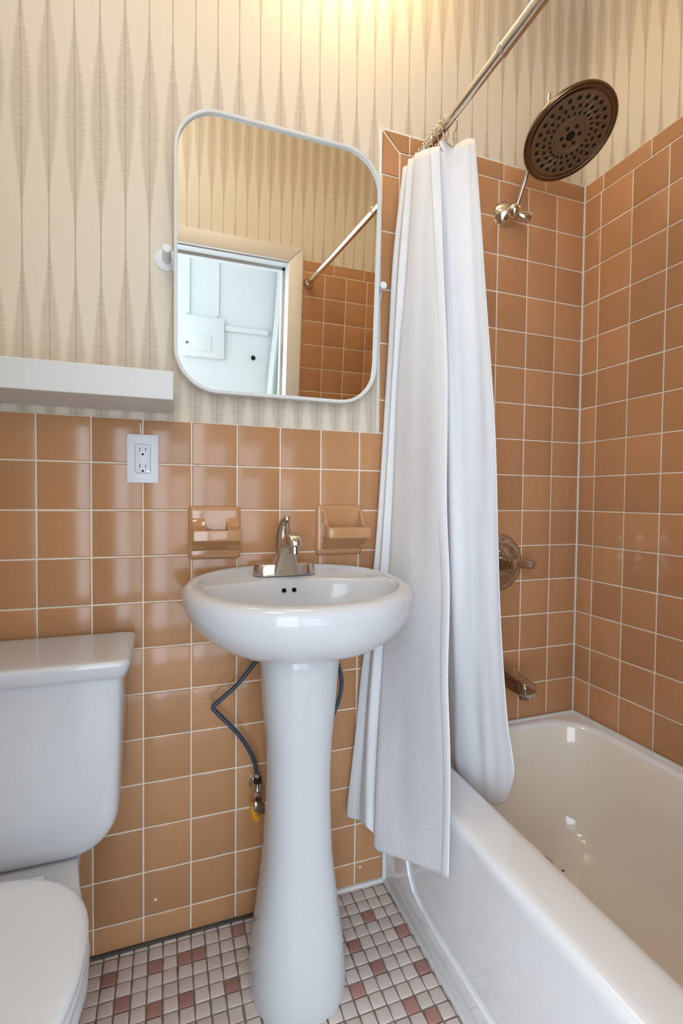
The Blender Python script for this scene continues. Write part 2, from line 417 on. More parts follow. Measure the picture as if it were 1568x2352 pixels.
part('door_knob', revolve((JR+.60, -1.375, .95), (0, -1, 0), [(0, .03), (.006, .03), (.01, .012), (.03, .012), (.04, .026), (.06, .026), (.066, .01)]), NICKEL, door)

# --- hall beyond the doorway
HY = -2.42
def glazing(name, x0, x1, y0, y1, z0, z1, along):
    f = .04
    if along == 'x': bs = [(x0, x1, y0, y1, z0, z0+f), (x0, x1, y0, y1, z1-f, z1), (x0, x0+f, y0, y1, z0, z1), (x1-f, x1, y0, y1, z0, z1), ((x0+x1-f)/2, (x0+x1+f)/2, y0, y1, z0, z1)]
    else: bs = [(x0, x1, y0, y1, z0, z0+f), (x0, x1, y0, y1, z1-f, z1), (x0, x1, y0, y0+f, z0, z1), (x0, x1, y1-f, y1, z0, z1)]
    return struct(name, join(*[box_bm(*b) for b in bs]), WHITE)
WA, WB, WC, WD = -1.14, .30, .06, 2.38
struct('wall_hall', join(box_bm(WB, 1.75, HY-.1, HY, 1.5, 2.75), box_bm(WB, .36, HY-.1, HY, -.05, 1.5), box_bm(1.40, 1.75, HY-.1, HY, -.05, 1.5), box_bm(.36, 1.40, HY-.1, HY, -.05, .10), box_bm(-1.3, WA, HY-.1, HY, -.05, 2.75), box_bm(WA, WB, HY-.1, HY, -.05, WC), box_bm(WA, WB, HY-.1, HY, WD, 2.75)), HALLW)
glazing('window_1', WA, WB, HY-.08, HY-.04, WC, WD, 'x')
glazing('window_added_low', .36, 1.40, HY-.08, HY-.04, .10, 1.50, 'x')  # unseen low window, added to go with the low fill light
struct('wall_hall_end', box_bm(1.65, 1.75, HY, -1.32, -.05, 2.75), HALLW)
struct('wall_hall_far', join(box_bm(-1.3, -1.2, HY, -1.32, -.05, .33), box_bm(-1.3, -1.2, HY, -1.32, 2.37, 2.75), box_bm(-1.3, -1.2, HY, -2.36, .33, 2.37), box_bm(-1.3, -1.2, -1.36, -1.32, .33, 2.37)), HALLW)
glazing('window_added_end', -1.27, -1.23, -2.36, -1.36, .33, 2.37, 'y')  # unseen end window, added to brighten the hall
struct('wall_hall_near', box_bm(-1.3, XL-.1, -1.42, -1.32, -.05, 2.75), HALLW)
struct('ceiling_hall', box_bm(-1.3, 1.75, HY-.1, -1.32, 2.75, 2.81), HALLW)
struct('floor_hall', box_bm(-1.3, 1.75, HY-.1, -1.335, -.05, 0.0), HALLF)
# shallow boxed mouldings on the hall wall
struct('trim_3', join(box_bm(.655, .955, HY, HY+.02, 2.0, 2.035, .004), box_bm(.41, .425, HY, HY+.014, 2.09, 2.75, .003), box_bm(.60, .615, HY, HY+.014, 2.09, 2.75, .003)), HALLW, 'thin white mouldings on the hall wall')
bp = thing('breaker_panel', 'white breaker panel on the hall wall, seen in the mirror', 'panel', (.515, HY, 1.81))
part('cabinet', box_bm(.378, .652, HY, HY+.03, 1.808, 2.072, .005), HALLW, bp)
pd = part('door', box_bm(.44, .565, HY+.03, HY+.036, 1.85, 1.945, .002), HALLW, bp)
part('latch', box_bm(.40, .412, HY+.03, HY+.038, 1.885, 1.90, .002), SLOT, bp)
hk = thing('coat_hook', 'small black coat hook on the white hall wall, in the mirror', 'hook', (.851, HY, 1.82))
part('back_plate', revolve((.851, HY, 1.852), (0, 1, 0), [(0, .006), (.004, .006), (.006, .003)], 12), BLACK, hk)
part('peg', join(tube([(.851, HY+.003, 1.85), (.851, HY+.02, 1.842), (.851, HY+.03, 1.836)], .003, 8), revolve((.851, HY+.030, 1.836), (0, .8, -.3), [(-.004, .010), (0, .016), (.006, .016), (.010, .010)], 16)), BLACK, hk)
# drape
def sheet(rows, ku, kv, name, wr=0.0, seed=1.0):
    """rows of control points (top to bottom) -> dense smooth cloth with UVs"""
    R = [catmull(r, ku) for r in rows]; cols = [catmull([r[i] for r in R], kv) for i in range(len(R[0]))]
    bm = bmesh.new(); uvl = bm.loops.layers.uv.new('UVMap'); nu, nv = len(cols), len(cols[0])
    for i, c in enumerate(cols):          # soft hanging wrinkles
        for j, p in enumerate(c):
            if wr: p.x += wr*mnoise.noise(Vector((i*.21+seed, p.z*2.2, seed))) ; p.y += wr*.6*mnoise.noise(Vector((i*.21-seed, p.z*2.2, seed+9)))
    V = [[bm.verts.new(p) for p in c] for c in cols]
    # cloth length along u measured at the middle row
    us = [0.0]
    for i in range(1, nu): us.append(us[-1] + (cols[i][nv//2] - cols[i-1][nv//2]).length)
    zs = [cols[0][0].z - cols[0][j].z for j in range(nv)]
    for i in range(nu-1):
        for j in range(nv-1):
            f = bm.faces.new((V[i][j], V[i+1][j], V[i+1][j+1], V[i][j+1]))
            for lp, (a, b) in zip(f.loops, ((i, j), (i+1, j), (i+1, j+1), (i, j+1))): lp[uvl].uv = (us[a], zs[b])
    me = bpy.data.meshes.new(name); bm.to_mesh(me); bm.free()
    me.polygons.foreach_set('use_smooth', [True]*len(me.polygons)); return me
def thicken(o, t):
    m = o.modifiers.new('thickness', 'SOLIDIFY'); m.thickness = t; m.offset = 0
dr = []
for z, sp in ((2.52, .0), (2.1, .02), (1.6, .06), (.4, .12)):
    dr.append([(1.01-sp+(.3+sp)*i/12, HY+.06+.025*(1 if i % 2 else -1), z) for i in range(13)])
o = single('hall_drape', sheet(dr, 4, 6, 'hall_drape'), DRAPE, 'white drape hanging in the hall, seen in the mirror', 'curtain'); thicken(o, .003)

# ================================================================== MIRROR
MX, MZ, MY, TIL = .5405, 1.6525, -.062, -.0497
HW, HH = .2530, .3170
mroot = thing('wall_mirror', 'white framed pivot mirror with rounded corners over the sink', 'mirror', (MX, -.06, MZ-HH))
def mloop(ins, d, r):
    ca, sa = math.cos(TIL), math.sin(TIL)
    L = []
    for x, z in rrect(-HW+ins, HW-ins, -HH+ins, HH-ins, r-ins, 12):
        y = d  # + towards the wall
        L.append((MX+x, MY + y*ca + z*sa, MZ - y*sa + z*ca))
    return L
RC = .100
fr = loft([mloop(.006, .024, RC), mloop(.001, .022, RC), mloop(0, .017, RC), mloop(0, -.004, RC), mloop(.001, -.0065, RC), mloop(.0025, -.007, RC), mloop(.0075, -.007, RC), mloop(.0085, -.006, RC), mloop(.0087, .001, RC)], True, False)
part('frame', fr, WHITE, mroot)
part('glass', loft([mloop(.0084, .004, RC), mloop(.0084, .0, RC)]), MIRR, mroot, ang=30)
for sx, x in ((-1, .2725), (1, .8105)):
    pv = part('pivot_post', revolve((x, .004, MZ), (0, -1, 0), [(0, .012), (.01, .010), (.055, .0095), (.060, .0095), (.0615, .008)], 20), WPLAST, mroot)
    part('rosette', revolve((x, TH, MZ), (0, -1, 0), [(0, .027), (.003, .027), (.0055, .024), (.006, .012)], 28), WPLAST, pv)
    part('pivot_pin', tube([(x, -.05, MZ), (x-sx*.012, -.056, MZ)], .005, 10), WPLAST, pv)

# ================================================================== SHELF, OUTLET
single('floating_shelf', box_bm(XL, .2855, -.18, TH-.0005, 1.2890, 1.3475, .0012, 1), WHITE, 'thick white floating shelf on the wallpaper above the toilet', 'shelf')
ot = thing('wall_outlet', 'white double wall socket with its cover plate on the tan tiles', 'outlet', (.2203, 0, 1.121))
ox, oz = .2200, 1.1785
part('cover_plate', box_bm(ox-.0345, ox+.0345, -.0055, .001, oz-.057, oz+.057, .0016, 2), WPLAST, ot)
rc = part('receptacle', loft([[(ox+a, y, oz+b) for a, b in rrect(-.0166+i, .0166-i, -.0335+i, .0335-i, .004, 5)] for i, y in ((0, -.004), (0, -.0066), (.0008, -.0072))]), WPLAST, ot)
part('plate_joint', loft([[(ox+a, -.0054, oz+b) for a, b in rrect(-.0174-k, .0174+k, -.0343-k, .0343+k, .0045, 5)] for k in (.0004, -.0008)] + [[(ox+a, -.0058, oz+b) for a, b in rrect(-.0174, .0174, -.0343, .0343, .0045, 5)]], False, True), SLOT, ot)
for dz in (.0215, -.0175):
    for dx, h in ((-.0063, .0040), (.0063, .0034)): part('slot', box_bm(ox+dx-.0010, ox+dx+.0010, -.0075, -.007, oz+dz-h, oz+dz+h), SLOT, rc)
    part('ground_hole', loft([[(ox+.0026*math.cos(a), y, oz+dz-.0115+max(.0026*math.sin(a), -.0018)) for a in [2*PI*i/14 for i in range(14)]] for y in (-.0071, -.0076)]), DARK, rc)
part('test_button', box_bm(ox-.0075, ox+.0075, -.0080, -.007, oz-.0024, oz+.0026, .0005), WPLAST, rc)
part('test_button', box_bm(ox-.0075, ox+.0075, -.0077, -.007, oz+.0035, oz+.0070, .0005), WPLAST, rc)
part('indicator_lamp', revolve((ox+.0117, -.0068, oz-.0300), (0, -1, 0), [(0, .0022), (.0008, .0022), (.0014, .001)], 14), LED, rc)
for dz in (.047, -.047): part('screw', revolve((ox, -.0050, oz+dz), (0, -1, 0), [(0, .0024), (.0008, .0024), (.0012, .0015)], 12), WPLAST, ot)

# ================================================================== CERAMIC HOLDERS
def plate(x0, x1, z0, z1):
    return loft([[(a, y, b) for a, b in rrect(x0+i, x1-i, z0+i, z1-i, max(.010-i*.5, .003), 5)] for i, y in ((0, .0), (0, -.004), (.0015, -.0085), (.005, -.0115), (.010, -.0125))])
def cheek(x0, x1, top, lip, bot, yf, low):
    prof = [(-.010, top), (-.018, top-.012), (-.026, top-.024), (-.036, lip+.006), (yf+.006, lip), (yf, lip-.003), (yf, bot+.003), (yf+.004, bot), (-.036, bot-.004), (-.022, low+.006), (-.010, low)]
    return prism(prof, 0, x0, x1, .0012, 2)
th = thing('toothbrush_holder', 'tan ceramic toothbrush holder on the wall left of the tap', 'holder', (.385, 0, .936))
part('back_plate', plate(.3222, .4480, .9365, 1.0670), CERAMIC, th)
part('side_block', cheek(.3305, .3605, 1.042, 1.0100, .9850, -.060, .957), CERAMIC, th)
part('side_block', cheek(.4130, .4425, 1.042, 1.0100, .9850, -.060, .957), CERAMIC, th)
part('front_bar', box_bm(.3305, .4425, -.0605, -.050, .9840, 1.0105, .003, 3), CERAMIC, th)
cup = []
for i in range(13):
    a = PI*i/12; cup.append((.3868-.0285*math.cos(a), -.012-.040*0+(-.040)*(1-math.sin(a))**.8))
poly = [(x, y) for x, y in cup] + [(.4135, -.052), (.3600, -.052)]
part('cup_wall', loft([[(x, y, .985) for x, y in poly], [(x, y-.002*0, 1.0085) for x, y in poly]]), CERAMIC, th)
part('tray', prism([(-.010, .985), (-.058, .985), (-.058, .990), (-.010, .990)], 0, .333, .440), CERAMIC, th)
part('under_slope', prism([(-.010, .957), (-.010, .9865), (-.0560, .9865), (-.040, .9805)], 0, .332, .441, .001), CERAMIC, th)
for x in (.3455, .4278): part('brush_hole', revolve((x, -.046, 1.0060), (0, 0, 1), [(0, .0062), (.0042, .0062), (.0048, .0055)], 16), DARK, th)
sd = thing('soap_dish', 'tan ceramic soap dish on the wall between tap and curtain', 'soap dish', (.711, 0, .936))
part('back_plate', plate(.6455, .7765, .9385, 1.0715), CERAMIC, sd)
part('side_wall', cheek(.6610, .6700, 1.064, 1.0150, .9865, -.062, .955), CERAMIC, sd)
part('side_wall', cheek(.7650, .7740, 1.064, 1.0150, .9865, -.062, .955), CERAMIC, sd)
part('front_bar', box_bm(.6620, .7790, -.068, -.056, .9860, 1.0155, .004, 3), CERAMIC, sd)
part('tray', prism([(-.010, .9865), (-.060, .9865), (-.060, .9925), (-.045, .9915), (-.010, .996)], 0, .664, .771), CERAMIC, sd)
part('under_slope', prism([(-.010, .952), (-.010, .988), (-.0590, .988), (-.042, .981)], 0, .662, .773, .001), CERAMIC, sd)

# ================================================================== PEDESTAL SINK
SX = .5515
def sloop(z, a, bf, bb, cy, n=2.25, tilt=1.0, N=72, x=SX, ymax=-.003, dip=0.0):
    L = []
    for i in range(N):
        t = 2*PI*i/N; c, s = math.cos(t), math.sin(t)
        px = a*math.copysign(abs(c)**(2/n), c); py = (bb if s > 0 else bf)*math.copysign(abs(s)**(2/n), s)
        y = min(cy+py, ymax); q = min(1, max(0, (y+.21)/.07)); L.append((x+px, y, z + tilt*.055*(y+.2) - dip*q*q*(3-2*q)))
    return L
sink = thing('pedestal_sink', 'white porcelain pedestal sink on the tiled wall', 'sink', (SX, -.2, 0))
L = []
for z, a, bf, bb, tl in ((.752, .084, .084, .10, .0), (.762, .090, .090, .12, .1), (.767, .112, .115, .16, .2), (.774, .146, .150, .19, .4), (.786, .176, .176, .2, .6), (.803, .200, .197, .2, .8), (.825, .2235, .2150, .2, .9),
                        (.848, .2395, .2270, .2, 1), (.868, .2480, .2330, .2, 1), (.886, .2505, .2350, .2, 1), (.8965, .2475, .2325, .2, 1), (.9045, .2395, .2250, .2, 1), (.9070, .2300, .2160, .199, 1)):
    L.append(sloop(z, a, bf, bb, -.2, 2.2 if z > .78 else 2.0, tl))
# deck, then the bowl
for z, a, bf, bb, cy, dp in ((.9070, .2210, .2060, .192, -.2, 0), (.9068, .2185, .2035, .186, -.2, .004), (.9068, .2170, .2020, .178, -.2, .0105), (.9066, .2150, .1470, .1260, -.252, .0105), (.9050, .2115, .1435, .1215, -.253, .0105), (.9005, .2085, .1405, .1180, -.254, .0105), (.8920, .2055, .1380, .1150, -.2545, .0105), (.8700, .1970, .1320, .1090, -.255, .0105), (.8400, .1760, .1180, .0970, -.253, .0105), (.8150, .1400, .0950, .0800, -.25, .0105), (.8000, .0900, .0650, .0550, -.248, .0105), (.7950, .0250, .0220, .0220, -.246, .0105)):
    L.append(sloop(z, a, bf, bb, cy, 2.2, dip=dp))
part('basin', loft(L), PORC, sink, ang=60)
part('drain', revolve((SX, -.246, .790), (0, 0, 1), [(0, .024), (.0035, .024), (.005, .019), (.003, .012)], 24), NICKEL, sink)
for x in (.5285, .5525): part('overflow_hole', revolve((x, -.1420, .8750), (0, -1, .30), [(0, .0050), (.0048, .0050), (.0052, .0044)], 18), DARK, sink)
def ploop(z, a, bf, yb, cy=-.2, n=2.3): return sloop(z, a, bf, max(.01, yb-cy), cy, n, 0, 56)
P = []
for z, a, bf, yb in ((0.0, .1045, .114, -.075), (.012, .1060, .116, -.075), (.05, .1055, .114, -.078), (.12, .0990, .104, -.085), (.20, .0870, .090, -.09), (.30, .0755, .079, -.095), (.40, .0705, .075, -.1), (.48, .0695, .074, -.1), (.56, .0725, .077, -.1), (.64, .0800, .083, -.1), (.70, .0840, .0865, -.1), (.735, .0865, .089, -.1), (.7545, .0880, .0900, -.1), (.757, .0855, .0870, -.1)):
    P.append(ploop(z, a, bf, yb))
part('pedestal', loft(P), PORC, sink, ang=60)

# faucet
FX = .5430
fa = thing('sink_faucet', 'brushed nickel single lever faucet on the pedestal sink', 'faucet', (FX, -.085, .906))
zb = .9042
def stadium(x0, x1, y0, y1, z): return [(a, b, z) for a, b in rrect(x0, x1, y0, y1, (y1-y0)/2, 10)]
part('base_plate', loft([stadium(FX-.0765, FX+.0765, -.112, -.056, zb+.000), stadium(FX-.0765, FX+.0765, -.112, -.056, zb+.004), stadium(FX-.0735, FX+.0735, -.1095, -.0585, zb+.0250), stadium(FX-.0715, FX+.0715, -.1075, -.0605, zb+.0270)]), NICKEL, fa)
# body that sweeps from the base up into the spout: sections across X
def sect(yc, zc, w, d, ang, n=36, e=5.0):
    L = []; ca, sa = math.cos(ang), math.sin(ang)
    for i in range(n):
        t = 2*PI*i/n; c, s = math.cos(t), math.sin(t)
        a = w*math.copysign(abs(c)**(2/e), c); b = d*math.copysign(abs(s)**(2/e), s)
        L.append((FX+a, yc+b*ca, zc+b*sa))
    return L
secs = [(-.086, zb+.001, .0385, .0280, 0), (-.0875, zb+.012, .0345, .0275, 0), (-.091, zb+.028, .0282, .0265, -.08), (-.097, zb+.046, .0225, .0240, -.22), (-.106, zb+.062, .0190, .0205, -.45), (-.122, zb+.077, .0182, .0180, -.80), (-.142, zb+.087, .0176, .0165, -1.15), (-.164, zb+.0915, .0172, .0155, -1.45), (-.182, zb+.0905, .0165, .0145, -1.65), (-.194, zb+.0875, .0130, .0110, -1.8), (-.199, zb+.0860, .0060, .0050, -1.85)]
part('spout', loft([sect(*q) for q in secs]), NICKEL, fa, ang=60)
part('aerator', revolve((FX, -.180, zb+.084), (0, -.08, -1), [(0, .0125), (.012, .0125), (.0122, .0118), (.024, .0114), (.0245, .0095), (.021, .009)], 22), CHROME, fa)
part('handle_base', revolve((FX, -.072, zb+.018), (0, 0, 1), [(0, .0205), (.040, .0195), (.0475, .0192)], 26), NICKEL, fa)
hp = catmull([(FX, -.072, zb+.0665), (FX, -.0725, zb+.080), (FX-.001, -.074, zb+.096), (FX-.001, -.078, zb+.112), (FX, -.085, zb+.1265), (FX+.001, -.096, zb+.1345), (FX+.001, -.112, zb+.1365)], 5)
hr = [.0192, .0196, .0199, .0200, .0199, .0197, .0194, .0190, .0186, .0181, .0176, .0171, .0166, .0161, .0156, .0151, .0146, .0141, .0135, .0129, .0123, .0117, .0111, .0105, .0099, .0093, .0088, .0083, .0078, .0068, .0040]
part('lever', tube(hp, [hr[min(i, len(hr)-1)] for i in range(len(hp))], 18), NICKEL, fa, ang=60)

# supply lines and stop valves
def hose(pts, name, label):
    o = thing(name, label, 'hose', pts[-1], 'sink supply hoses')
    part('braided_tube', tube(catmull(pts, 8), .0052, 12), HOSE, o)
    for p, q in ((pts[-1], pts[-2]), (pts[0], pts[1])):
        d = (Vector(q)-Vector(p)).normalized(); part('end_nut', revolve(p, d, [(-.012, .0075), (-.002, .0075), (0, .006), (.014, .006)], 6), CHROME, o)
    return o
hose([(.540, -.075, .740), (.515, -.065, .718), (.4867, -.05, .690), (.4358, -.045, .630), (.3960, -.042, .596), (.3790, -.042, .580), (.3940, -.044, .560), (.4363, -.048, .511), (.4650, -.050, .465), (.4795, -.05, .428), (.4860, -.05, .388)], 'supply_hose', 'dark blue hose bulging out left of the sink pedestal')
hose([(.616, -.075, .740), (.655, -.06, .708), (.6915, -.05, .6625), (.7065, -.05, .615), (.7030, -.05, .570), (.6880, -.05, .530), (.660, -.05, .475), (.643, -.05, .425), (.640, -.05, .388)], 'supply_hose', 'dark blue hose showing right of the sink pedestal')
def stop_valve(x, label):
    v = thing('stop_valve', label, 'valve', (x, -.05, .33), 'sink stop valves')
    part('wall_flange', revolve((x, .0, .352), (0, -1, 0), [(0, .014), (.003, .014), (.006, .010), (.03, .009)], 22), CHROME, v)
    part('body', join(revolve((x, -.05, .338), (0, 0, 1), [(0, .0095), (.022, .0095), (.024, .008), (.040, .008)], 14), revolve((x, -.028, .352), (0, -1, 0), [(0, .009), (.045, .009)], 14)), CHROME, v)
    part('packing_nut', revolve((x, -.05, .378), (0, 0, 1), [(0, .0098), (.014, .0098)], 6), BLACK, v)
    part('handle', loft([circle((x, -.073-y, .333), (0, -1, -.15), r, 24, r*1.6) for y, r in ((0, .010), (.002, .013), (.010, .013), (.013, .010))]), CHROME, v)
    part('pull_tag', tube([(x-.010, -.055, .335), (x-.013, -.058, .318), (x-.008, -.060, .300), (x+.001, -.062, .293)], [.006, .0085, .0095, .008], 10), YELLOW, v)
    return v
stop_valve(.4865, 'chrome stop valve with a yellow tag left of the pedestal')
stop_valve(.640, 'chrome stop valve hidden behind the sink pedestal')

# ================================================================== TOILET
TX = -.022
toi = thing('toilet', 'white two piece toilet with its lid closed', 'toilet', (TX, -.35, 0))
def tank_loop(y, ins, hw=.2135, z0=.388, z1=.742):
    pts = []
    hb = hw-.012-ins; ht = hw-ins; r = .085-ins*.6
    # right side going up, top, left side down, bottom
    for i in range(9): a = -PI/2 + PI/2*i/8; pts.append((hb-r+r*math.cos(a) + .012*max(0, (r+r*math.sin(a))/(z1-z0)), z0+ins+r+r*math.sin(a)))
    pts += [(hb+.006, (z0+z1)/2), (ht, z1), (-ht, z1), (-hb-.006, (z0+z1)/2)]
    for i in range(9): a = PI + PI/2*i/8; pts.append((-(hb-r)+r*math.cos(a) - .012*max(0, (r+r*math.sin(a))/(z1-z0)), z0+ins+r+r*math.sin(a)))
    return [(TX+x, y, z) for x, z in pts]
part('tank', loft([tank_loop(y, i) for y, i in ((-.022, .004), (-.026, 0), (-.196, 0), (-.206, .0025), (-.213, .008), (-.2165, .017), (-.2175, .03))]), PORC, toi, ang=50)
part('tank_lid', loft([[(TX+a, b, z) for a, b in rrect(-.2280+i, .2280-i, -.2380+i, -.0100-i, max(.022-i*.4, .006), 8)] for i, z in ((.012, .7385), (.009, .7395), (.005, .749), (.001, .7610), (0, .7660), (.0012, .7712), (.0045, .7742), (.010, .7752), (.030, .7750), (.07, .7748))]), PORC, toi, ang=50)
part('flush_lever', join(revolve((TX-.150, -.2165, .690), (0, -1, 0), [(0, .011), (.006, .011), (.010, .006), (.016, .006)], 16), tube([(TX-.150, -.231, .690), (TX-.118, -.235, .688), (TX-.082, -.235, .684)], [.006, .0055, .0045], 10)), CHROME, toi)
def egg(z, k=1.0, y0=-.062, y1=-.705, dz=0, inset=0, back=.134, front=.186, n=15, ymid=-.47):
    """half outline: rear shelf then the oval bowl"""
    prof = []
    for i in range(n+1):
        t = i/n; y = y0 + (y1-y0)*(1-math.cos(PI*t))/2
        if y > ymid:
            s = (y0-y)/(y0-ymid); s2 = min(1, max(0, (s-.30)/.70)); w = back + (front-back)*(s2*s2*(3-2*s2))
            if t < .12: w *= (.80 + .20*math.sin(PI/2*t/.12))
        else:
            s = (ymid-y)/(ymid-y1); w = front*math.sqrt(max(0, 1-s**2.2))
        prof.append((w*k, y))
    R = [(TX+max(w-inset, .002), y if 0 < i < n else y + (inset if i == n else -inset)) for i, (w, y) in enumerate(prof)]
    Lf = [(TX-max(w-inset, .002), y if 0 < i < n else y + (inset if i == n else -inset)) for i, (w, y) in enumerate(prof)]
    return [(x, y, z) for x, y in R] + [(x, y, z) for x, y in Lf[::-1]]
bl = [egg(0, .62, -.15, -.53), egg(.03, .60, -.15, -.53), egg(.12, .56, -.14, -.54), egg(.20, .64, -.11, -.58), egg(.27, .80, -.08, -.63), egg(.33, .93, -.066, -.68), egg(.365, .99, -.062, -.702), egg(.383, 1.0, -.062, -.705), egg(.389, .98, -.066, -.698)]
part('bowl', loft(bl), PORC, toi, ang=50)
def oval(z, ins, y0=-.276, y1=-.700, hw=.181, N=56):
    L = []
    for i in range(N):
        t = 2*PI*i/N; c, s = math.cos(t), math.sin(t); cy = -.455
        n = 2.15 if s < 0 else 2.35
        x = (hw-ins)*math.copysign(abs(c)**(2/n), c); y = cy + ((y0-ins-cy) if s > 0 else (cy-y1-ins))*math.copysign(abs(s)**(2/n), s)
        L.append((TX+x, y, z))
    return L
part('seat', loft([oval(.3895, .004), oval(.392, 0), oval(.402, 0), oval(.405, .004)]), WPLAST, toi, ang=50)
part('seat_lid', loft([oval(.406, .003), oval(.409, 0), oval(.418, .0), oval(.424, .004), oval(.4275, .012), oval(.4295, .035), oval(.4305, .09)]), WPLAST, toi, ang=50)
for sx in (-.07, .07): part('hinge_cap', box_bm(TX+sx-.016, TX+sx+.016, -.272, -.250, .387, .400, .004, 3), WPLAST, toi)

# ================================================================== BATHTUB
tub = thing('bathtub', 'white built-in bathtub with a cream inside', 'bathtub', (1.2, -.6, 0))
yb = -.001; yf = YF+.001
def tl(x0, x1, y0, y1, r, z): return [(a, b, z) for a, b in rrect(x0, x1, y0, y1, r, 9)]
T = [tl(.8685, XR-.001, yf, yb, .002, 0.0), tl(.8670, XR-.001, yf, yb, .002, .30), tl(.8635, XR-.001, yf, yb, .002, .355), tl(.8615, XR-.001, yf, yb, .002, .372), tl(.8630, XR-.001, yf, yb, .002, .384), tl(.8680, XR-.001, yf, yb, .002, .3915), tl(.8760, XR-.001, yf, yb, .002, .3945), tl(.8900, XR-.001, yf, yb, .002, .3955)]
I = [tl(.9520, 1.5180, -1.140, -.022, .13, .3955), tl(.9640, 1.5130, -1.135, -.030, .13, .3945), tl(.9720, 1.5080, -1.131, -.036, .13, .3910), tl(.9785, 1.5030, -1.127, -.041, .13, .3840), tl(.9830, 1.4990, -1.123, -.045, .13, .3700), tl(.9920, 1.4930, -1.110, -.052, .135, .32), tl(1.0080, 1.4840, -1.075, -.064, .14, .22), tl(1.0230, 1.4730, -1.035, -.078, .14, .14), tl(1.0430, 1.4560, -1.00, -.097, .13, .098), tl(1.0750, 1.4280, -.96, -.13, .12, .080), tl(1.1200, 1.3850, -.90, -.18, .10, .074)]
part('apron_and_rim', loft(T + I[:4], True, False), ENAMEL, tub, ang=50)
sh = part('basin', loft(I[3:], False, True), TUBM, tub, ang=60)
bd = bmesh.new()
strip = [(-1.188, 0), (-.002, 0), (-.002, .36), (-.115, .36), (-.118, .20), (-.124, .150), (-.140, .112), (-.165, .088), (-.205, .076), (-.26, .073), (-.40, .073), (-1.188, .073)]
bd = prism(strip, 0, .8615, .869, .0028, 2)
part('apron_border', bd, ENAMEL, tub)
part('caulk', box_bm(.853, .866, yf, -.003, -.003, .007, .003), CAULK, tub)
part('wall_caulk', box_bm(.975, XR-.002, -.011, -.001, .392, .401, .003), CAULK, tub)
part('wall_caulk', box_bm(XR-.013, XR-.001, yf, -.004, .392, .402, .003), CAULK, tub)
part('wall_caulk', box_bm(.852, .864, -.009, .001, 0, .392, .003), CAULK, tub)
dn = part('drain', revolve((1.262, -.175, .0745), (0, 0, 1), [(0, .033), (.002, .033), (.005, .028), (.003, .022), (.0015, .021)], 28), NICKEL, tub)
part('strainer', revolve((1.262, -.175, .0755), (0, 0, 1), [(0, .021), (.0015, .021), (.002, .015)], 24), BLACK, dn)
part('rust_chip', revolve((1.298, -.220, .0735), (0, 0, 1), [(0, .0035), (.0015, .0030)], 9), DARK, tub, 'tiny rusty chip in the enamel')

# ================================================================== TUB FITTINGS
VX = 1.230
sp = thing('tub_spout', 'chrome tub spout low on the brown tiles', 'spout', (VX, 0, .55))
def spl(y, w, z0, z1, r): return [(VX+a, y, b) for a, b in rrect(-w, w, z0, z1, r, 6)]
part('body', loft([spl(.0, .030, .528, .600, .022), spl(-.012, .029, .530, .600, .022), spl(-.050, .027, .534, .594, .018), spl(-.100, .0255, .535, .586, .014), spl(-.140, .0245, .536, .5790, .012), spl(-.152, .0235, .538, .5760, .010), spl(-.158, .0195, .541, .571, .008)]), CHROME, sp, ang=50)
part('outlet', revolve((VX, -.136, .540), (0, 0, -1), [(0, .019), (.012, .0185), (.0125, .015), (.008, .014)], 20), CHROME, sp)
part('wall_ring', revolve((VX, .001, .564), (0, -1, 0), [(0, .040), (.004, .040), (.007, .034)], 28), CHROME, sp)
va = thing('shower_valve', 'round chrome shower valve with a lever, half behind the curtain', 'valve', (VX, 0, .81))
part('escutcheon', revolve((VX, .001, .8975), (0, -1, 0), [(0, .0885), (.004, .0885), (.0085, .084), (.010, .0765), (.0095, .070), (.013, .060), (.0185, .050), (.0215, .036), (.022, .02)], 48), CHROME, va, ang=60)
part('hub', revolve((VX, -.018, .8975), (0, -1, 0), [(0, .027), (.018, .0255), (.030, .0215), (.048, .0210), (.055, .018), (.058, .010)], 28), CHROME, va)
lv = [(VX+a, b, c) for a, b, c in ((.004, -.060, .8985), (.025, -.063, .9000), (.052, -.066, .8995), (.083, -.066, .8965))]
def flat(P, ws, hs):
    L = []
    for (x, y, z), w, h in zip(P, ws, hs): L.append([(x, y+a, z+b) for a, b in rrect(-h, h, -w, w, min(w, h)*.8, 5)])
    return loft(L)
cl = catmull(lv, 6); nn = len(cl)
part('lever', flat(cl, [.0165-.0025*min(1, i/8) - (.004 if i == nn-1 else 0) for i in range(nn)], [.0115-.005*i/nn - (.002 if i == nn-1 else 0) for i in range(nn)]), CHROME, va, ang=50)
part('screw', revolve((VX-.002, -.019, .935), (0, -1, 0), [(0, .006), (.003, .006), (.004, .004)], 14), CHROME, va)

# shower head
shw = thing('overhead_shower', 'large round bronze shower head on a chrome arm', 'shower head', (VX, 0, 1.90))
part('wall_flange', revolve((VX, .002, 1.9480), (0, -1, 0), [(0, .037), (.004, .037), (.010, .0345), (.020, .026), (.027, .016), (.030, .012)], 32), BRASSN, shw, ang=60)
part('ball_joint', join(revolve((VX, -.045, 1.935), (0, 0, 1), [(-.021, .004), (-.018, .011), (-.012, .017), (-.004, .0205), (.004, .0205), (.012, .017), (.018, .011), (.021, .004)], 22), tube([(VX, -.02, 1.948), (VX, -.045, 1.936)], .012, 14)), BRASSN, shw, ang=60)
part('knob', revolve((VX+.010, -.050, 1.922), (.86, -.42, -.25), [(0, .0125), (.006, .0140), (.036, .0140), (.038, .0125)], 18), BRASSN, shw)
part('arm', tube([(VX, -.048, 1.932), (VX, -.078, 1.979), (VX, -.108, 2.026), (VX, -.150, 2.093), (VX, -.172, 2.128)], .0075, 14), NICKEL, shw)
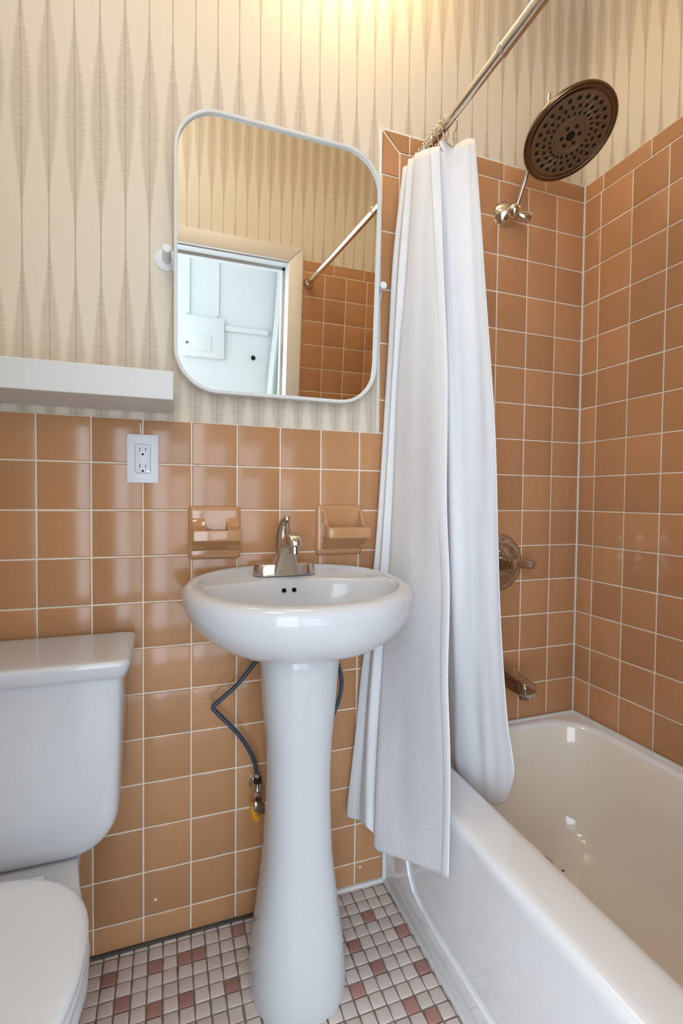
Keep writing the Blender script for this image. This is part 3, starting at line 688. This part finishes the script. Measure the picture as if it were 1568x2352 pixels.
HC = Vector((1.2324, -.248, 2.0185)); HN = Vector((.036, -.467, -.883)).normalized(); HR = .1143
back = HC - HN*.055
part('neck', join(tube(catmull([(VX, -.172, 2.128), (VX, -.190, 2.137), (VX+.001, -.205, 2.118), tuple(back)], 5), .0095, 14), revolve((VX, -.172, 2.128), (0, -.5, .85), [(-.014, .008), (-.010, .013), (.010, .013), (.014, .008)], 18)), BRASSN, shw, ang=60)
part('wing_screw', box_bm(VX-.006, VX+.006, -.182, -.172, 2.138, 2.172, .003, 2), BRASSN, shw)
hd = part('shell', revolve(HC, -HN, [(.060, .014), (.050, .024), (.036, .040), (.024, .068), (.014, .098), (.007, .110), (.001, HR), (-.006, HR), (-.0085, HR-.0025), (-.0085, HR-.006), (-.006, HR-.0075)], 64), BRONZE, shw, ang=60)
face = part('spray_face', revolve(HC, HN, [(-.002, HR-.005), (.0055, HR-.007), (.0075, HR-.0095), (.0050, HR-.0125), (.0062, HR-.018), (.0065, HR-.026), (.0068, .060), (.0080, .041), (.0105, .0400), (.0105, .0375), (.0085, .0362), (.0088, .010), (.0088, .001)], 64), DARKM, shw, ang=50)
fa_, fb_, _ = frame_of(HN)
def fp(r, a, h): return HC + fa_*(r*math.cos(a)) + fb_*(r*math.sin(a)) + HN*h
noz = {}
def nozzle(r, a, size, h, name='nozzle'):
    if size not in noz:
        noz[size] = fin(revolve((0, 0, 0), HN, [(-.002, size), (.0012, size), (.0022, size*.72), (.0024, size*.3)], 12), 'nozzle'); noz[size].materials.append(BLACK)
    o = bpy.data.objects.new(name, noz[size]); COL.objects.link(o); o.parent = face
    o.location = fp(r, a, h) - wloc(face)
NS = 24
for k in range(NS):
    a = 2*PI*k/NS
    nozzle(.0835, a, .0050, .0060); nozzle(.0660, a+.16, .0041, .0064); nozzle(.0510, a+.34, .0038, .0069)
for k in range(6): nozzle(.0225, 2*PI*k/6+.3, .0050, .0082)
nozzle(0, 0, .0118, .0080)
rid = []
for k in range(NS):
    a = 2*PI*(k+.5)/NS
    rid.append(tube([fp(.0425+.050*t, a+.40*(1-t)**1.2-.03, .0066) for t in [i/7 for i in range(8)]], [.0008, .0024, .0028, .0028, .0028, .0025, .0020, .0004], 6))
part('ridges', join(*rid), DARKM, face, ang=70)

# ================================================================== ROD, RINGS, CURTAINS
RX, RZ = .908, 1.9945
rod = thing('shower_rod', 'nickel tension rod running across the bathtub', 'rod', (RX, -.6, RZ))
part('inner_tube', tube([(RX, -.008, RZ), (RX, -.43, RZ)], .0108, 20), BRASSN, rod)
part('outer_tube', tube([(RX, -.405, RZ), (RX, YF+.010, RZ)], .0128, 20), BRASSN, rod)
part('joint_collar', revolve((RX, -.402, RZ), (0, -1, 0), [(0, .0112), (.001, .0134), (.010, .0134), (.012, .0128)], 20), BRASSN, rod)
part('end_cap', revolve((RX, -.0005, RZ), (0, -1, 0), [(0, .0165), (.004, .0165), (.014, .014), (.020, .0125)], 26), BRASSN, rod)
part('end_cap', revolve((RX, YF+.0008, RZ), (0, 1, 0), [(0, .025), (.004, .025), (.014, .018), (.022, .0145)], 26), BRASSN, rod)

# ring: wire loop over the rod, four rollers on top, hook through the cloth; built at the rod centre
ring_w = fin(tube(catmull([(.006, 0, -.060), (-.004, 0, -.052), (-.012, 0, -.040), (-.0185, 0, -.018), (-.0170, 0, .002), (-.0095, 0, .0125), (0, 0, .0152), (.0095, 0, .0125), (.0165, 0, .002), (.0155, 0, -.016), (.008, 0, -.030), (.009, 0, -.044), (.010, 0, -.058), (.006, 0, -.062)], 4), .0012, 8), 'wire'); ring_w.materials.append(BRASSN)
ball = fin(revolve((0, 0, 0), (1, 0, 0), [(-.0033, .0006), (-.0026, .0021), (-.001, .0033), (.001, .0033), (.0026, .0021), (.0033, .0006)], 10), 'roller'); ball.materials.append(BRASSN)
for k, (y, rz, x) in enumerate([(-.062, .25, 0), (-.082, -.1, 0), (-.102, .15, 0), (-.122, -.2, 0), (-.142, .1, 0), (-.160, -.15, 0), (-.180, .2, 0), (-.206, -.45, .004)]):
    last = k == 7
    rg = thing('curtain_ring', 'wire roller ring on the rod, %s from the tiled wall' % ['first', 'second', 'third', 'fourth', 'fifth', 'sixth', 'seventh', 'eighth and farthest'][k], 'curtain ring', (RX+x, y, RZ), 'curtain rings')
    rg.rotation_euler = (0, 0, rz)
    w = bpy.data.objects.new('wire', ring_w); COL.objects.link(w); w.parent = rg
    for dx, dz in ((-.0125, .0105), (-.0045, .0146), (.0045, .0146), (.0125, .0105)):
        b = bpy.data.objects.new('roller', ball); COL.objects.link(b); b.parent = w; b.location = (dx, 0, dz)

OUT = [
    [(0.866,-0.051,1.958), (0.885,-0.034,1.960), (0.864,-0.085,1.958), (0.885,-0.073,1.958), (0.862,-0.126,1.958), (0.875,-0.171,1.946), (0.885,-0.191,1.938), (0.893,-0.194,1.940)],
    [(0.846,-0.036,1.729), (0.862,-0.030,1.734), (0.850,-0.068,1.716), (0.880,-0.051,1.728), (0.858,-0.107,1.700), (0.865,-0.165,1.675), (0.872,-0.222,1.651), (0.880,-0.240,1.644)],
    [(0.836,-0.030,1.439), (0.855,-0.021,1.443), (0.840,-0.063,1.431), (0.868,-0.024,1.444), (0.848,-0.083,1.427), (0.855,-0.170,1.407), (0.862,-0.249,1.389), (0.872,-0.278,1.383)],
    [(0.818,-0.027,1.085), (0.840,-0.019,1.085), (0.825,-0.057,1.085), (0.858,-0.023,1.085), (0.838,-0.080,1.085), (0.850,-0.167,1.086), (0.857,-0.261,1.087), (0.866,-0.291,1.087)],
    [(0.802,-0.021,0.846), (0.826,-0.013,0.843), (0.813,-0.051,0.851), (0.850,-0.019,0.843), (0.830,-0.078,0.854), (0.843,-0.164,0.869), (0.855,-0.269,0.887), (0.862,-0.315,0.894)],
    [(0.776,-0.016,0.606), (0.802,-0.013,0.602), (0.790,-0.064,0.621), (0.830,-0.032,0.605), (0.810,-0.092,0.628), (0.830,-0.172,0.654), (0.846,-0.297,0.695), (0.852,-0.331,0.706)],
    [(0.758,-0.021,0.429), (0.786,-0.019,0.424), (0.776,-0.073,0.451), (0.815,-0.045,0.431), (0.793,-0.110,0.466), (0.820,-0.185,0.497), (0.840,-0.319,0.557), (0.846,-0.353,0.573)],
    [(0.742,-0.018,0.273), (0.780,-0.044,0.281), (0.766,-0.089,0.310), (0.805,-0.052,0.280), (0.780,-0.124,0.328), (0.812,-0.193,0.362), (0.838,-0.334,0.439), (0.842,-0.365,0.457)],
    [(0.736,-0.025,0.224), (0.772,-0.057,0.214), (0.760,-0.106,0.241), (0.800,-0.066,0.197), (0.772,-0.136,0.201), (0.808,-0.228,0.230), (0.836,-0.342,0.272), (0.840,-0.367,0.281)],
]
def mid(a, b, dx, dy, k=.5): return tuple(a[i]*(1-k)+b[i]*k+(dx, dy, 0)[i] for i in range(3))
OUT = [[(r[0][0]+.030, -.013, r[0][2]), r[0], mid(r[0], r[2], .007, .003), r[2], mid(r[2], r[4], .012, .006)] + r[4:] for r in OUT]
OUT[0] = [(x, y, z+.012) if i < 5 else (x, y, z) for i, (x, y, z) in enumerate(OUT[0])]
cu = thing('shower_curtain', 'white waffle shower curtain hanging outside the tub', 'curtain', (.82, -.2, .2))
o = part('cloth', sheet(OUT, 9, 9, 'cloth', .0022, 3.3), CLOTH, cu); thicken(o, .0022)
# hem band folded over at the free edge
def edge_band(rows, i, w, off):
    A = [Vector(r[i]) for r in rows]; B = [Vector(r[i-1]) for r in rows]; R = []
    for a, b in zip(A, B):
        d = (b-a).normalized(); nrm = Vector((-.85, -.45, 0)).normalized()
        R.append([a + nrm*off*.3 + d*.0005, a + nrm*off + d*w*.3, a + nrm*off + d*w*.8, a + nrm*off*.5 + d*w])
    return R
o = part('hem', sheet(edge_band(OUT, -1, .024, .0024), 3, 9, 'hem'), CLOTH, cu); thicken(o, .0014)
LIN = [
    [(0.900,-0.170,1.948), (0.905,-0.177,1.968), (0.935,-0.184,1.960), (0.955,-0.212,1.962), (0.960,-0.236,1.947)],
    [(0.905,-0.180,1.675), (0.910,-0.196,1.669), (0.930,-0.219,1.662), (0.955,-0.240,1.657), (0.965,-0.274,1.644)],
    [(0.920,-0.187,1.302), (0.918,-0.218,1.298), (0.942,-0.239,1.296), (0.960,-0.275,1.292), (0.972,-0.316,1.286)],
    [(0.940,-0.171,0.976), (0.930,-0.213,0.980), (0.955,-0.235,0.982), (0.975,-0.277,0.985), (0.988,-0.320,0.989)],
    [(0.960,-0.152,0.747), (0.950,-0.196,0.759), (0.970,-0.231,0.766), (0.990,-0.273,0.776), (1.002,-0.320,0.787)],
    [(1.005,-0.101,0.488), (0.982,-0.166,0.520), (1.000,-0.214,0.538), (1.014,-0.266,0.558), (1.025,-0.317,0.579)],
    [(1.030,-0.087,0.368), (0.997,-0.149,0.405), (1.012,-0.212,0.435), (1.026,-0.264,0.459), (1.038,-0.323,0.486)],
    [(1.045,-0.094,0.320), (1.010,-0.147,0.344), (1.024,-0.204,0.350), (1.038,-0.255,0.370), (1.046,-0.317,0.435)],
    [(1.050,-0.098,0.305), (1.016,-0.149,0.334), (1.030,-0.204,0.328), (1.048,-0.240,0.323), (1.055,-0.277,0.348)],
]
# the liner goes on behind the outer curtain towards the wall
LIN = [[(r[0][0]+.022, min(-.076, r[0][1]+.006), r[0][2]), mid((r[0][0]+.022, min(-.076, r[0][1]+.006), r[0][2]), r[0], .006, 0)] + r for r in LIN]
o = single('shower_liner', sheet(LIN, 9, 9, 'shower_liner', .0035, 7.7), LINER, 'smooth white shower liner tucked inside the tub', 'curtain'); thicken(o, .0012)

# ================================================================== WALL LAMP, ADDED CEILING LAMP
ln = thing('wall_lamp', 'opal glass lamp on the wall above the mirror', 'lamp', (.69, 0, 2.55))
part('back_plate', box_bm(.54, .84, -.012, TH, 2.575, 2.635, .004), BRASSN, ln)
GLOW = emit('warm_opal', (1.0, .76, .42, 1), WALL_LAMP)
part('shade', revolve((.53, -.10, 2.60), (1, 0, 0), [(0, .02), (.004, .036), (.016, .042), (.304, .042), (.316, .036), (.32, .02)], 28), GLOW, ln)
for x in (.60, .78): part('bracket', tube([(x, -.01, 2.605), (x, -.065, 2.603)], .008, 10), BRASSN, ln)

# round ceiling lamp, unseen, added as neutral fill for the room
cl_ = thing('ceiling_fill_lamp', 'round opal ceiling lamp added to fill the bathroom', 'lamp', (.08, -.76, ZC))
part('base', revolve((.08, -.76, ZC), (0, 0, -1), [(0, .21), (.02, .21), (.022, .20)], 40), WHITE, cl_)
part('diffuser', revolve((.08, -.76, ZC-.021), (0, 0, -1), [(0, .202), (.015, .200), (.035, .165), (.046, .10), (.050, .01)], 40), emit('white_diffuser', (1.0, .97, .95, 1), FILL_LAMP_POWER), cl_)
